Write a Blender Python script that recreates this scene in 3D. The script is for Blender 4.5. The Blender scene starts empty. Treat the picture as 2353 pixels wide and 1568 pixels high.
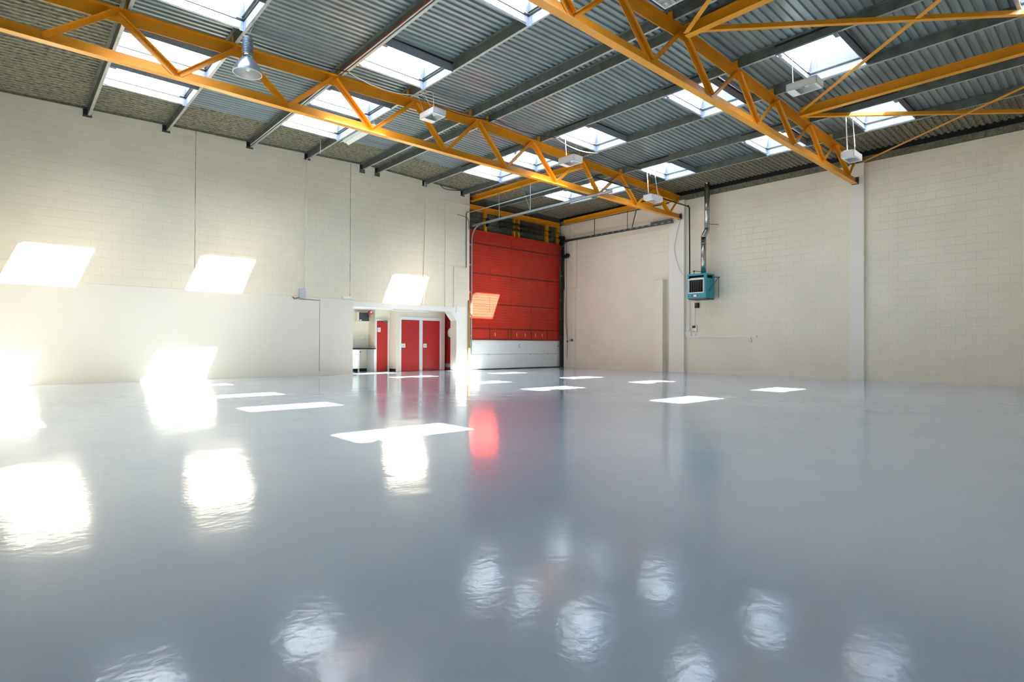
import bpy, math, random
from mathutils import Vector, Matrix
random.seed(7)
R = math.radians
sc = bpy.context.scene
COL = sc.collection

# ------------------------------------------------------------------ camera
CAM_H = 1.028
yaw, pitch, roll = R(41.992), R(0.380), R(0.262)
d = Vector((math.sin(yaw)*math.cos(pitch), math.cos(yaw)*math.cos(pitch), math.sin(pitch)))
r = Vector((math.cos(yaw), -math.sin(yaw), 0)); u = r.cross(d)
r, u = math.cos(roll)*r + math.sin(roll)*u, -math.sin(roll)*r + math.cos(roll)*u
cam = bpy.data.cameras.new('camera'); camo = bpy.data.objects.new('camera', cam); COL.objects.link(camo)
camo.matrix_world = Matrix(((r.x, u.x, -d.x, 0), (r.y, u.y, -d.y, 0), (r.z, u.z, -d.z, CAM_H), (0, 0, 0, 1)))
cam.sensor_fit = 'HORIZONTAL'; cam.sensor_width = 36.0; cam.lens = 36.0*1299.19/2353.0
cam.clip_start = 0.05; cam.clip_end = 300
sc.camera = camo

# ------------------------------------------------------------------ sky, sun, exposure
SUN_TRAVEL = Vector((-0.395, 0.685, -1.0))
world = bpy.data.worlds.new('world'); sc.world = world; world.use_nodes = True
wn = world.node_tree.nodes; wl = world.node_tree.links
bg = wn['Background']; sky = wn.new('ShaderNodeTexSky'); sky.sky_type = 'NISHITA'
sky.sun_disc = False; sky.sun_elevation = R(52); sky.sun_rotation = R(150)
sky.air_density = 1.0; sky.dust_density = 2.5; sky.ozone_density = 1.0
hs = wn.new('ShaderNodeHueSaturation'); hs.inputs['Saturation'].default_value = 0.7
wl.new(sky.outputs[0], hs.inputs['Color']); wl.new(hs.outputs[0], bg.inputs[0]); bg.inputs[1].default_value = 0.6
sun = bpy.data.lights.new('sun', 'SUN'); sun.energy = 26.0; sun.angle = R(0.6); sun.color = (1.0, 0.95, 0.87)
suno = bpy.data.objects.new('sun', sun); COL.objects.link(suno)
suno.rotation_euler = SUN_TRAVEL.to_track_quat('-Z', 'Y').to_euler(); suno.location = (12, 2, 16)
vs = sc.view_settings
vs.view_transform = 'Standard'; vs.look = 'None'; vs.gamma = 1.0; vs.use_curve_mapping = False
vs.exposure = 2.44
sc.cycles.diffuse_bounces = 8; sc.cycles.max_bounces = 14; sc.cycles.glossy_bounces = 4
sc.cycles.transparent_max_bounces = 12
sc.cycles.sample_clamp_indirect = 12.0
sc.cycles.use_denoising = True; sc.cycles.caustics_reflective = False

# ------------------------------------------------------------------ materials
MATS = {}
def mat(name, col, rough=0.6, metal=0.0, spec=0.5, var=0.0, vscale=4.0, bump=0.0, bscale=30.0, col2=None, stretch=None, detail=6.0, contrast=None, coat=0.0):
    m = bpy.data.materials.new(name); m.use_nodes = True; MATS[name] = m
    nt = m.node_tree; N = nt.nodes; L = nt.links; b = N['Principled BSDF']
    b.inputs['Base Color'].default_value = (*col, 1); b.inputs['Roughness'].default_value = rough
    b.inputs['Metallic'].default_value = metal; b.inputs['Specular IOR Level'].default_value = spec
    if coat: b.inputs['Coat Weight'].default_value = coat; b.inputs['Coat Roughness'].default_value = 0.1
    tc = N.new('ShaderNodeTexCoord'); mp = N.new('ShaderNodeMapping')
    geo = N.new('ShaderNodeNewGeometry')
    L.new(geo.outputs['Position'], mp.inputs[0])
    if stretch: mp.inputs['Scale'].default_value = stretch
    if var > 0 or col2:
        n = N.new('ShaderNodeTexNoise'); n.inputs['Scale'].default_value = vscale; n.inputs['Detail'].default_value = detail
        L.new(mp.outputs[0], n.inputs['Vector'])
        cr = N.new('ShaderNodeValToRGB')
        lo, hi = contrast or (0.3, 0.7)
        cr.color_ramp.elements[0].position = lo; cr.color_ramp.elements[1].position = hi
        c2 = col2 or tuple(min(1, c*(1+var)) for c in col); c1 = col if col2 else tuple(c*(1-var) for c in col)
        cr.color_ramp.elements[0].color = (*c1, 1); cr.color_ramp.elements[1].color = (*c2, 1)
        L.new(n.outputs['Fac'], cr.inputs[0]); L.new(cr.outputs[0], b.inputs['Base Color'])
    if bump > 0:
        n2 = N.new('ShaderNodeTexNoise'); n2.inputs['Scale'].default_value = bscale; n2.inputs['Detail'].default_value = 4
        L.new(mp.outputs[0], n2.inputs['Vector'])
        bp = N.new('ShaderNodeBump'); bp.inputs['Strength'].default_value = bump; bp.inputs['Distance'].default_value = 0.02
        L.new(n2.outputs['Fac'], bp.inputs['Height']); L.new(bp.outputs[0], b.inputs['Normal'])
    return m

mat('cream_paint', (0.80, 0.725, 0.585), 0.75, var=0.035, vscale=1.2, bump=0.05, bscale=25)
mat('cream_smooth', (0.80, 0.75, 0.655), 0.55, var=0.02, vscale=0.8)
mat('white_wall', (0.82, 0.80, 0.76), 0.6, var=0.02, vscale=1.0)
mat('alcove_cream', (0.78, 0.69, 0.56), 0.6, var=0.03, vscale=1.5)
mat('roof_steel', (0.235, 0.285, 0.28), 0.36, metal=0.35, var=0.16, vscale=1.6, bump=0.02, bscale=12, stretch=(0.5, 4, 1))
mat('sprayed', (0.085, 0.08, 0.055), 0.95, col2=(0.30, 0.27, 0.18), vscale=22, bump=0.9, bscale=26, stretch=(0.55, 1.6, 1.6), contrast=(0.32, 0.62))
mat('purlin_steel', (0.14, 0.155, 0.135), 0.5, metal=0.3, var=0.25, vscale=5, bump=0.05)
mat('purlin_lip_lit', (0.42, 0.42, 0.38), 0.45, metal=0.3, var=0.15, vscale=4)  # lighter copy of the purlin steel, lit look put into the colour
mat('yellow_paint', (0.74, 0.305, 0.008), 0.42, var=0.06, vscale=2.5, bump=0.02, bscale=60)
mat('galv', (0.36, 0.40, 0.46), 0.45, metal=0.45, var=0.10, vscale=18, detail=2)
mat('galv_spangle', (0.20, 0.225, 0.26), 0.55, metal=0.25, col2=(0.27, 0.295, 0.33), vscale=60, detail=1, contrast=(0.42, 0.58))
mat('gasket', (0.015, 0.018, 0.018), 0.7)
mat('red_paint', (0.50, 0.022, 0.009), 0.38, var=0.10, vscale=2.0)
mat('red_door_paint', (0.50, 0.022, 0.02), 0.35, var=0.05, vscale=2.0)
mat('dark_red', (0.20, 0.02, 0.012), 0.5)
mat('door_white', (0.74, 0.79, 0.78), 0.45, var=0.03, vscale=1.5)
mat('white_gloss', (0.80, 0.80, 0.77), 0.35)
mat('white_plastic', (0.78, 0.78, 0.75), 0.4)
mat('grey_plastic', (0.50, 0.53, 0.60), 0.45)
mat('black_metal', (0.012, 0.012, 0.012), 0.45, metal=0.3)
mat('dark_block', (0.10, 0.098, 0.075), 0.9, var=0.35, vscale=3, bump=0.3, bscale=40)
mat('gap_shade', (0.01, 0.01, 0.008), 0.9)  # near-black, shade of gaps and recesses put into the colour
mat('dark_post', (0.028, 0.028, 0.018), 0.8, var=0.4, vscale=8)
mat('mustard', (0.36, 0.24, 0.06), 0.6)
mat('track_steel', (0.36, 0.40, 0.38), 0.42, metal=0.4, var=0.12, vscale=12)
mat('dark_steel', (0.09, 0.095, 0.09), 0.45, metal=0.5, var=0.3, vscale=15)
mat('teal', (0.024, 0.29, 0.37), 0.4, var=0.06, vscale=5)
mat('chrome', (0.40, 0.41, 0.39), 0.22, metal=0.95, var=0.15, vscale=3, stretch=(1, 1, 0.3))
mat('alu_shell', (0.50, 0.55, 0.62), 0.28, metal=0.8)
mat('alu_grey', (0.22, 0.25, 0.30), 0.4, metal=0.5)
mat('reflector', (0.75, 0.75, 0.73), 0.25, metal=0.6)
mat('brown_label', (0.13, 0.09, 0.08), 0.5)
mat('worktop', (0.012, 0.012, 0.012), 0.3)
mat('slate', (0.035, 0.045, 0.05), 0.45)
mat('siren_red', (0.55, 0.03, 0.02), 0.35)
mat('yellow_tag', (0.62, 0.50, 0.08), 0.5)
mat('ink', (0.05, 0.05, 0.08), 0.6)
mat('paper', (0.80, 0.79, 0.85), 0.6)
mat('orange_led', (0.75, 0.32, 0.03), 0.5)
mat('eaves_foam_shade', (0.095, 0.095, 0.065), 0.95, col2=(0.22, 0.21, 0.15), vscale=14, bump=0.8, bscale=22)  # foam at the eaves, also the painted shadow line on the gable
mat('left_wall_beige', (0.33, 0.29, 0.23), 0.9, var=0.1, vscale=3)  # unseen left wall, tone darkened to cut its bounce into the corner
mat('sealant', (0.20, 0.17, 0.11), 0.8)

def glass_mat():
    m = bpy.data.materials.new('clear_glazing'); m.use_nodes = True; MATS['clear_glazing'] = m
    nt = m.node_tree; nt.nodes.clear()
    o = nt.nodes.new('ShaderNodeOutputMaterial'); t = nt.nodes.new('ShaderNodeBsdfTransparent'); g = nt.nodes.new('ShaderNodeBsdfGlossy')
    t.inputs[0].default_value = (0.96, 0.98, 0.98, 1); g.inputs['Roughness'].default_value = 0.05
    mx = nt.nodes.new('ShaderNodeMixShader'); mx.inputs[0].default_value = 0.06
    nt.links.new(t.outputs[0], mx.inputs[1]); nt.links.new(g.outputs[0], mx.inputs[2]); nt.links.new(mx.outputs[0], o.inputs[0])
glass_mat()

def floor_mat():
    m = bpy.data.materials.new('floor_paint'); m.use_nodes = True; MATS['floor_paint'] = m
    nt = m.node_tree; N = nt.nodes; L = nt.links; b = N['Principled BSDF']
    geo = N.new('ShaderNodeNewGeometry')
    def noise(scale, detail, st=(1, 1, 1)):
        mp = N.new('ShaderNodeMapping'); mp.inputs['Scale'].default_value = st
        L.new(geo.outputs['Position'], mp.inputs[0])
        n = N.new('ShaderNodeTexNoise'); n.inputs['Scale'].default_value = scale; n.inputs['Detail'].default_value = detail
        L.new(mp.outputs[0], n.inputs['Vector']); return n
    n = noise(0.45, 5); cr = N.new('ShaderNodeValToRGB')
    cr.color_ramp.elements[0].position = 0.3; cr.color_ramp.elements[1].position = 0.7
    cr.color_ramp.elements[0].color = (0.375, 0.465, 0.55, 1); cr.color_ramp.elements[1].color = (0.42, 0.505, 0.59, 1)
    L.new(n.outputs['Fac'], cr.inputs[0]); L.new(cr.outputs[0], b.inputs['Base Color'])
    b.inputs['Specular IOR Level'].default_value = 0.42
    rr = noise(1.3, 4); mr = N.new('ShaderNodeMapRange')
    mr.inputs['To Min'].default_value = 0.07; mr.inputs['To Max'].default_value = 0.13
    L.new(rr.outputs['Fac'], mr.inputs['Value']); L.new(mr.outputs[0], b.inputs['Roughness'])
    n1 = noise(1.7, 2); n2 = noise(20.0, 7, (1, 1, 1))
    b1 = N.new('ShaderNodeBump'); b1.inputs['Strength'].default_value = 0.35; b1.inputs['Distance'].default_value = 0.012
    b2 = N.new('ShaderNodeBump'); b2.inputs['Strength'].default_value = 0.22; b2.inputs['Distance'].default_value = 0.004
    L.new(n1.outputs['Fac'], b1.inputs['Height']); L.new(n2.outputs['Fac'], b2.inputs['Height'])
    L.new(b1.outputs[0], b2.inputs['Normal']); L.new(b2.outputs[0], b.inputs['Normal'])
floor_mat()

# ------------------------------------------------------------------ mesh helpers
ORG = {}                                       # world origin of every object made here
class MB:
    def __init__(s): s.v = []; s.f = []
    def quadbox(s, p):                         # 8 points: bottom ring then top ring
        n = len(s.v); s.v += [Vector(q) for q in p]
        for a in ((0, 3, 2, 1), (4, 5, 6, 7), (0, 1, 5, 4), (1, 2, 6, 5), (2, 3, 7, 6), (3, 0, 4, 7)):
            s.f.append([n+i for i in a])
        return s
    def box(s, x0, x1, y0, y1, z0, z1):
        return s.quadbox([(x0, y0, z0), (x1, y0, z0), (x1, y1, z0), (x0, y1, z0), (x0, y0, z1), (x1, y0, z1), (x1, y1, z1), (x0, y1, z1)])
    def bar(s, p0, p1, a0, a1, b0, b1, up=(0, 0, 1)):   # rectangular section spanning a0..a1 (side) and b0..b1 (up)
        p0 = Vector(p0); p1 = Vector(p1); t = (p1-p0).normalized(); up = Vector(up)
        sd = t.cross(up).normalized(); w = sd.cross(t).normalized()
        q = []
        for (a, b) in ((a0, b0), (a1, b0), (a1, b1), (a0, b1)): q.append((sd*a+w*b))
        n = len(s.v); s.v += [p0+o for o in q]+[p1+o for o in q]
        for f in ((0, 1, 2, 3), (7, 6, 5, 4), (0, 4, 5, 1), (1, 5, 6, 2), (2, 6, 7, 3), (3, 7, 4, 0)): s.f.append([n+i for i in f])
        return s
    def tube(s, pts, rad, n=8, cap=True):
        pts = [Vector(p) for p in pts]; k0 = len(s.v); prev = None
        for i, p in enumerate(pts):
            t = (pts[min(i+1, len(pts)-1)]-pts[max(i-1, 0)]).normalized()
            ref = Vector((0, 0, 1)) if abs(t.z) < .9 else Vector((1, 0, 0))
            if prev is not None:
                ref = prev
            a = t.cross(ref)
            if a.length < 1e-5: a = t.cross(Vector((0, 1, 0)))
            a.normalize(); b = a.cross(t).normalized(); prev = b
            rr = rad[i] if isinstance(rad, (list, tuple)) else rad
            for j in range(n):
                an = 2*math.pi*j/n; s.v.append(p+a*rr*math.cos(an)+b*rr*math.sin(an))
        for i in range(len(pts)-1):
            for j in range(n):
                A = k0+i*n+j; B = k0+i*n+(j+1) % n; s.f.append([A, B, B+n, A+n])
        if cap:
            s.f.append([k0+j for j in range(n)][::-1]); s.f.append([k0+(len(pts)-1)*n+j for j in range(n)])
        return s
    def lathe(s, prof, cx, cy, n=24):          # prof: (radius, z)
        k = len(s.v)
        for (rd, z) in prof:
            for j in range(n):
                a = 2*math.pi*j/n; s.v.append(Vector((cx+rd*math.cos(a), cy+rd*math.sin(a), z)))
        for i in range(len(prof)-1):
            for j in range(n):
                A = k+i*n+j; B = k+i*n+(j+1) % n; s.f.append([A, B, B+n, A+n])
        return s
    def mesh(s, name, org):
        me = bpy.data.meshes.new(name); me.from_pydata([tuple(p-org) for p in s.v], [], s.f); me.update()
        return me
    def build(s, name, m, parent=None, smooth=False, bevel=0.0):
        if parent is not None: org = ORG[parent.name]
        else:
            xs = [p.x for p in s.v]; ys = [p.y for p in s.v]; zs = [p.z for p in s.v]
            org = Vector(((min(xs)+max(xs))/2, (min(ys)+max(ys))/2, min(zs)))
        me = s.mesh(name, org); me.materials.append(MATS[m])
        o = bpy.data.objects.new(name, me); COL.objects.link(o)
        if parent is not None: o.parent = parent
        else: o.location = org
        ORG[o.name] = org
        if smooth:
            for p in me.polygons: p.use_smooth = True
        if bevel:
            md = o.modifiers.new('bevel', 'BEVEL'); md.width = bevel; md.segments = 2; md.limit_method = 'ANGLE'
        return o
def tag(o, label, cat, group=None, kind=None):
    o['label'] = label; o['category'] = cat
    if group: o['group'] = group
    if kind: o['kind'] = kind
    return o
def thing(name, label, cat, loc, group=None):
    o = bpy.data.objects.new(name, None); COL.objects.link(o); o.location = loc; o.empty_display_size = 0.1
    ORG[o.name] = Vector(loc); return tag(o, label, cat, group)
def part(name, mb, m, parent, label=None, smooth=False, bevel=0.0):
    o = mb.build(name, m, parent, smooth, bevel)
    if label: o['label'] = label
    return o
def struct(name, mb, m, label, cat):
    return tag(mb.build(name, m), label, cat, kind='structure')
def dup_tree(o, delta, parent=None):
    c = o.copy(); COL.objects.link(c); c.parent = parent
    if parent is None: c.location = Vector(o.location)+Vector(delta)
    for ch in list(o.children): dup_tree(ch, delta, c)
    return c
ORD = ['first', 'second', 'third', 'fourth', 'fifth', 'sixth', 'seventh', 'eighth', 'ninth', 'tenth']

# ------------------------------------------------------------------ main dimensions (metres)
YG, XR = 17.825, 19.39          # inner faces of the back (gable) wall and the right wall
XL, YF = -0.62, -0.45           # left wall, wall behind the camera
RIDGE = 9.4
def roof(x): return 7.23-0.03*abs(x-RIDGE)      # underside of the sheeting
PUR = [1.55, 3.28, 5.45, 7.20, 9.11, 9.68, 11.63, 13.40, 15.55, 17.20]
PD = 0.20                                       # purlin depth

# ------------------------------------------------------------------ floor
fl = MB().box(XL-.3, XR+.3, YF-.3, 20.4, -0.12, 0.0)
struct('floor', fl, 'floor_paint', 'glossy grey blue painted warehouse floor', 'floor')

# ------------------------------------------------------------------ walls
BH, BW, JT = 0.225, 0.45, 0.0032
BLK = {}
def block_mesh(w, h, axis):
    key = (round(w, 2), round(h, 2), axis)
    if key in BLK: return BLK[key]
    c = 0.0018; t = 0.06
    gx = 0.0003; cx = 0.0008
    w2 = w/2-gx; h2 = h-JT
    ring0 = [(-w2, 0), (w2, 0), (w2, h2), (-w2, h2)]
    ring1 = [(-w2+cx, c), (w2-cx, c), (w2-cx, h2-c), (-w2+cx, h2-c)]
    V = []
    for (a, b) in ring0: V.append((a, t, b))
    for (a, b) in ring0: V.append((a, c, b))
    for (a, b) in ring1: V.append((a, 0, b))
    if axis == 'R':  V = [(y, x, z) for (x, y, z) in V]
    F = []
    for k in (0, 4):
        for j in range(4): F.append([k+j, k+(j+1) % 4, k+4+(j+1) % 4, k+4+j])
    F.append([8, 9, 10, 11])
    if axis == 'R': F = [f[::-1] for f in F]
    me = bpy.data.meshes.new('block'); me.from_pydata(V, [], F); me.update(); me.materials.append(MATS['cream_paint'])
    BLK[key] = me
    return me

def lay_blocks(wall, axis, a0, a1, z0, ztop, face, score, limit, skip=None):
    cells = []
    row = 0; z = z0
    while z < 7.3:
        a = a0-(BW/2 if row % 2 else 0)
        while a < a1:
            lo, hi = max(a, a0), min(a+BW, a1)
            if hi-lo > 0.06:
                mid = (lo+hi)/2; h = min(BH, min(ztop(lo), ztop(hi))-z)
                if h > 0.05 and not (skip and skip(lo, hi, z, z+h)): cells.append((mid, z, hi-lo, h))
            a += BW
        z += BH; row += 1
    cells.sort(key=lambda c: score(c))
    org = ORG[wall.name]
    rest = MB()
    for i, (mid, zz, w, h) in enumerate(cells):
        loc = Vector((mid, face, zz)) if axis == 'G' else Vector((face, mid, zz))
        if i < limit:
            o = bpy.data.objects.new('block', block_mesh(w, h, axis)); COL.objects.link(o)
            o.parent = wall; o.location = loc-org
        else:
            me = block_mesh(w, h, axis); k = len(rest.v)
            rest.v += [v.co+loc for v in me.vertices]; rest.f += [[k+j for j in p.vertices] for p in me.polygons]
    if rest.v:
        o = part('blockwork', rest, 'cream_paint', wall); o['kind'] = 'stuff'

# back wall core (mortar plane) with the alcove opening and the big door opening left free
def topz(x): return roof(x)-0.02
wb = MB()
def slab(x0, x1, z0, y0=YG+0.008, y1=YG+0.22, zt=None):
    if x0 < RIDGE < x1:
        slab(x0, RIDGE, z0, y0, y1, zt); slab(RIDGE, x1, z0, y0, y1, zt); return
    za, zb = (zt, zt) if zt else (topz(x0)+.1, topz(x1)+.1)
    wb.quadbox([(x0, y0, z0), (x1, y0, z0), (x1, y1, z0), (x0, y1, z0), (x0, y0, za), (x1, y0, zb), (x1, y1, zb), (x0, y1, za)])
slab(XL-.2, 8.79, 0); slab(8.79, 13.12, 2.31); slab(13.12, 13.75, 0, y1=YG+.385, zt=2.31); slab(13.12, 13.75, 2.31)
wall_back = struct('wall_back', wb, 'cream_paint', 'cream painted blockwork gable wall with the red loading door', 'wall')
lay_blocks(wall_back, 'G', XL, 13.75, 2.535, topz, YG, lambda c: c[0], 300)
part('wall_panel', MB().box(XL, 7.615, YG-.03, YG+.006, .14, 2.42), 'cream_smooth', wall_back)
part('wall_panel', MB().box(7.635, 8.785, YG-.03, YG+.006, .14, 2.47), 'cream_smooth', wall_back)
part('ledge_strip', MB().box(XL, 8.785, YG-.012, YG+.006, 2.42, 2.53), 'cream_smooth', wall_back)
part('lintel', MB().box(8.79, 13.06, YG-.03, YG+.01, 2.30, 2.47), 'white_wall', wall_back)
part('lintel_bead', MB().box(8.79, 13.06, YG-.045, YG-.03, 2.30, 2.345), 'white_wall', wall_back)
for xj in (4.0, 8.68):
    j = MB(); z = 2.54
    while z < topz(xj)-.05:
        j.box(xj-.006+random.uniform(-.004, .004), xj+.006+random.uniform(-.004, .004), YG-.002, YG+.004, z, z+.2); z += .2
    part('expansion_joint', j, 'sealant', wall_back)
part('pillar_face', MB().box(13.12, 13.74, YG-.012, YG+.006, 0, 2.53), 'white_wall', wall_back)
# splayed corbel carrying the lintel on the pillar
co = MB().quadbox([(13.12, YG-.012, 1.95), (13.121, YG-.012, 1.95), (13.121, YG+.38, 1.95), (13.12, YG+.38, 1.95),
                   (12.82, YG-.012, 2.30), (13.121, YG-.012, 2.30), (13.121, YG+.38, 2.30), (12.82, YG+.38, 2.30)])
part('corbel', co, 'white_wall', wall_back)
struct('baseboard_back', MB().box(XL, 7.62, YG-.045, YG, 0, .14).box(7.62, 8.785, YG-.042, YG, 0, .138), 'cream_smooth', 'low cream skirting board along the back wall', 'skirting')

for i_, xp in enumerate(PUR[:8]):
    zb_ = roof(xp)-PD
    part('padstone_shade', MB().box(xp-.11, xp+.09, YG-.008, YG+.02, zb_-(.13 if i_ in (4, 5) else .05), zb_+.0), 'dark_block', wall_back)  # real padstones under the ridge pair, elsewhere a dark strip for pocket shade
    part('pocket_shade', MB().box(xp-.10, xp+.08, YG-.004, YG+.02, zb_, roof(xp)), 'gap_shade', wall_back)  # thin dark panel painted as the shaded pocket hole
gs = MB()
for (a, b_) in ((XL, RIDGE), (RIDGE, 13.7)):
    gs.quadbox([(a, YG-.02, roof(a)-.05), (b_, YG-.02, roof(b_)-.05), (b_, YG+.02, roof(b_)-.05), (a, YG+.02, roof(a)-.05), (a, YG-.02, roof(a)+.03), (b_, YG-.02, roof(b_)+.03), (b_, YG+.02, roof(b_)+.03), (a, YG+.02, roof(a)+.03)])
struct('trim_6', gs, 'eaves_foam_shade', 'dark strip painted as the shadow gap between the back wall and the roof', 'roof trim')  # shadow line at the wall top, put in as a dark strip
# right wall
wr = MB().box(XR+.008, XR+.25, YF-.2, 18.4, 0, 6.62)
wall_right = struct('wall_right', wr, 'cream_paint', 'long cream painted blockwork side wall with pilasters', 'wall')
lay_blocks(wall_right, 'R', YF, 17.8, 0.0, lambda a: 6.60, XR, lambda c: abs(c[0]-1.9) if c[0] > 1.7 else 50-c[0], 300)
part('pilaster', MB().box(XR-.13, XR+.01, 11.62, 12.28, 0, 6.60), 'cream_smooth', wall_right, bevel=.006)
part('pilaster', MB().box(XR-.11, XR+.01, 5.57, 5.96, 0, 6.60), 'cream_smooth', wall_right, bevel=.006)
part('low_pier', MB().box(XR-.28, XR+.01, 12.46, 12.86, 0, 3.60), 'cream_paint', wall_right, bevel=.008)
part('low_pier', MB().box(XR-.16, XR+.01, 17.14, 17.80, 0, 3.60), 'cream_paint', wall_right, bevel=.008)
part('dado_panel', MB().box(XR-.02, XR+.01, 12.86, 17.14, 0, 3.585), 'cream_paint', wall_right)
part('upper_nib', MB().box(XR-.05, XR+.01, 17.45, 17.80, 3.6, 6.55), 'cream_paint', wall_right)
struct('trim_1', MB().box(XR-.06, XR+.2, YF, 12.3, 6.60, 6.78).box(XR-.02, XR+.2, 12.3, 18.4, 6.60, 6.78), 'eaves_foam_shade', 'dark foam sprayed eaves strip above the side wall', 'eaves trim')
struct('trim_2', MB().box(XR-.02, XR+.2, YF, 18.6, 6.78, 7.05), 'gap_shade', 'black strip painted as the shaded gap under the roof sheets along the eaves', 'eaves trim')  # solid strip, the shade of the gap is in its colour
# unseen walls
struct('wall_left', MB().box(XL-.25, XL, YF-.2, YG+.2, 0, 7.1), 'left_wall_beige', 'plain beige wall at the left of the hall', 'wall')
wf = MB()
for (a, b_) in ((XL-.2, RIDGE), (RIDGE, XR+.2)):
    wf.quadbox([(a, YF-.25, 0), (b_, YF-.25, 0), (b_, YF, 0), (a, YF, 0), (a, YF-.25, roof(a)+.1), (b_, YF-.25, roof(b_)+.1), (b_, YF, roof(b_)+.1), (a, YF, roof(a)+.1)])
struct('wall_front', wf, 'cream_paint', 'cream gable wall behind the viewpoint', 'wall')

# ------------------------------------------------------------------ roof: sheets, purlins, rooflights
ROWS = [14.98, 13.13, 10.52, 7.00, 4.38, 0.86]          # rooflight centres, from the back wall
SKL = 1.12                                               # length of a rooflight along the roof
SCOLS = [(0, 1), (2, 3), (6, 7), (8, 9)]                 # purlin pairs carrying the rooflights
ce = MB()
for (a, b_) in ((XL-.3, XL-.02), (XR+.02, XR+.3)):
    ce.box(a, b_, YF-.3, YG+.3, 6.9, 7.3)
ce.box(RIDGE-.3, RIDGE+.3, YF-.2, YG+.2, roof(RIDGE)+.05, roof(RIDGE)+.09)
ceiling = struct('ceiling', ce, 'roof_steel', 'dark corrugated steel roof underside', 'ceiling')
def corrug(x0, x1, y0, y1, m):
    P = 0.149; a = 0.017; mb = MB(); pts = []
    k = math.floor(y0/P)
    while k*P < y1:
        for (o, z) in ((0, a), (.045, a), (.062, -a), (.128, -a), (.1489, a)):
            y = k*P+o
            if y0 <= y <= y1: pts.append((y, z))
        k += 1
    pts = [(y0, pts[0][1])]+pts+[(y1, pts[-1][1])]
    n = 0
    for (y, z) in pts:
        mb.v += [Vector((x0, y, roof(x0)+.02+z)), Vector((x1, y, roof(x1)+.02+z))]
    for i in range(len(pts)-1): mb.f.append([2*i, 2*i+1, 2*i+3, 2*i+2])
    part('roof_sheet', mb, m, ceiling)
edges = [XL-.05]+PUR+[XR+.05]
YSP = 16.05
for i in range(len(edges)-1):
    x0, x1 = edges[i], edges[i+1]
    if x0 < RIDGE < x1: xs = [(x0, RIDGE), (RIDGE, x1)]
    else: xs = [(x0, x1)]
    sky_bay = (i-1, i) in SCOLS
    for (xa, xb) in xs:
        cuts = [YF-.1]
        if sky_bay:
            for yc in ROWS[::-1]: cuts += [yc-SKL/2-.02, yc+SKL/2+.02]
        cuts.append(YG+.05)
        for k in range(0, len(cuts), 2):
            y0, y1 = cuts[k], cuts[k+1]
            full = i == 0 or i == len(edges)-2
            if full: corrug(xa, xb, y0, y1, 'sprayed')
            elif y1 > YSP:
                lim = YSP if i != 9 else 12.2
                lim = max(y0+.01, lim)
                if lim-y0 > .1: corrug(xa, xb, y0, lim, 'roof_steel')
                corrug(xa, xb, lim, y1, 'sprayed')
            else: corrug(xa, xb, y0, y1, 'roof_steel')
    if i == len(edges)-2: corrug(x1, XR+.4, YG, 18.5, 'sprayed')
# roof over the recessed door
struct('trim_3', MB().quadbox([(13.4, YG+.02, roof(13.4)), (XR+.3, YG+.02, roof(XR)), (XR+.3, 18.6, roof(XR)), (13.4, 18.6, roof(13.4)),
      (13.4, YG+.02, roof(13.4)+.05), (XR+.3, YG+.02, roof(XR)+.05), (XR+.3, 18.6, roof(XR)+.05), (13.4, 18.6, roof(13.4)+.05)]), 'sprayed', 'foam sprayed roof strip over the loading door', 'roof strip')

PLAB = ['nearest the left side of the hall', 'second from the left', 'third from the left', 'fourth from the left carrying the fluorescent batten', 'left one of the close ridge pair',
        'right one of the close ridge pair', 'first to the right of the ridge', 'second to the right of the ridge', 'third to the right of the ridge', 'nearest the right wall']
for i, xp in enumerate(PUR):
    zt = roof(xp); zb = zt-PD; y1 = YG-.003 if i < 8 else 18.3
    t = thing('roof_purlin', 'dark galvanised steel roof purlin, '+PLAB[i], 'purlin', (xp, YF, zb), 'roof purlins')
    part('web', MB().box(xp-.004, xp+.004, YF+.01, y1, zb, zt-.002), 'purlin_steel', t)
    part('top_flange', MB().box(xp-.065, xp-.004, YF+.01, y1, zt-.010, zt-.002), 'purlin_steel', t)
    part('bottom_flange', MB().box(xp+.004, xp+.06, YF+.01, y1, zb, zb+.007).box(xp+.054, xp+.06, YF+.01, y1, zb+.007, zb+.022), 'purlin_lip_lit', t)

def ring(mb, a, b_, z0, z1, th):          # a=(x0,x1,y0,y1) at z0, b at z1 ; walls outside of that rectangle
    for (p, q, ox, oy) in ((0, 1, 0, -1), (1, 2, 1, 0), (2, 3, 0, 1), (3, 0, -1, 0)):
        def cor(rc, k): return [(rc[0], rc[2]), (rc[1], rc[2]), (rc[1], rc[3]), (rc[0], rc[3])][k]
        def out(pt, rc): return (pt[0]+ox*th, pt[1]+oy*th)
        A, B = cor(a, p), cor(a, q); C, D = cor(b_, p), cor(b_, q)
        ex = (B[0]-A[0], B[1]-A[1]); l = math.hypot(*ex); e = (ex[0]/l*th, ex[1]/l*th)
        A2 = (A[0]-e[0], A[1]-e[1]); B2 = (B[0]+e[0], B[1]+e[1]); C2 = (C[0]-e[0], C[1]-e[1]); D2 = (D[0]+e[0], D[1]+e[1])
        mb.quadbox([(*A, z0), (*B, z0), (*out(B2, a), z0), (*out(A2, a), z0), (*C, z1), (*D, z1), (*out(D2, b_), z1), (*out(C2, b_), z1)])
CLAB = ['leftmost column', 'second column from the left', 'first column right of the ridge', 'column nearest the right wall']
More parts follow.
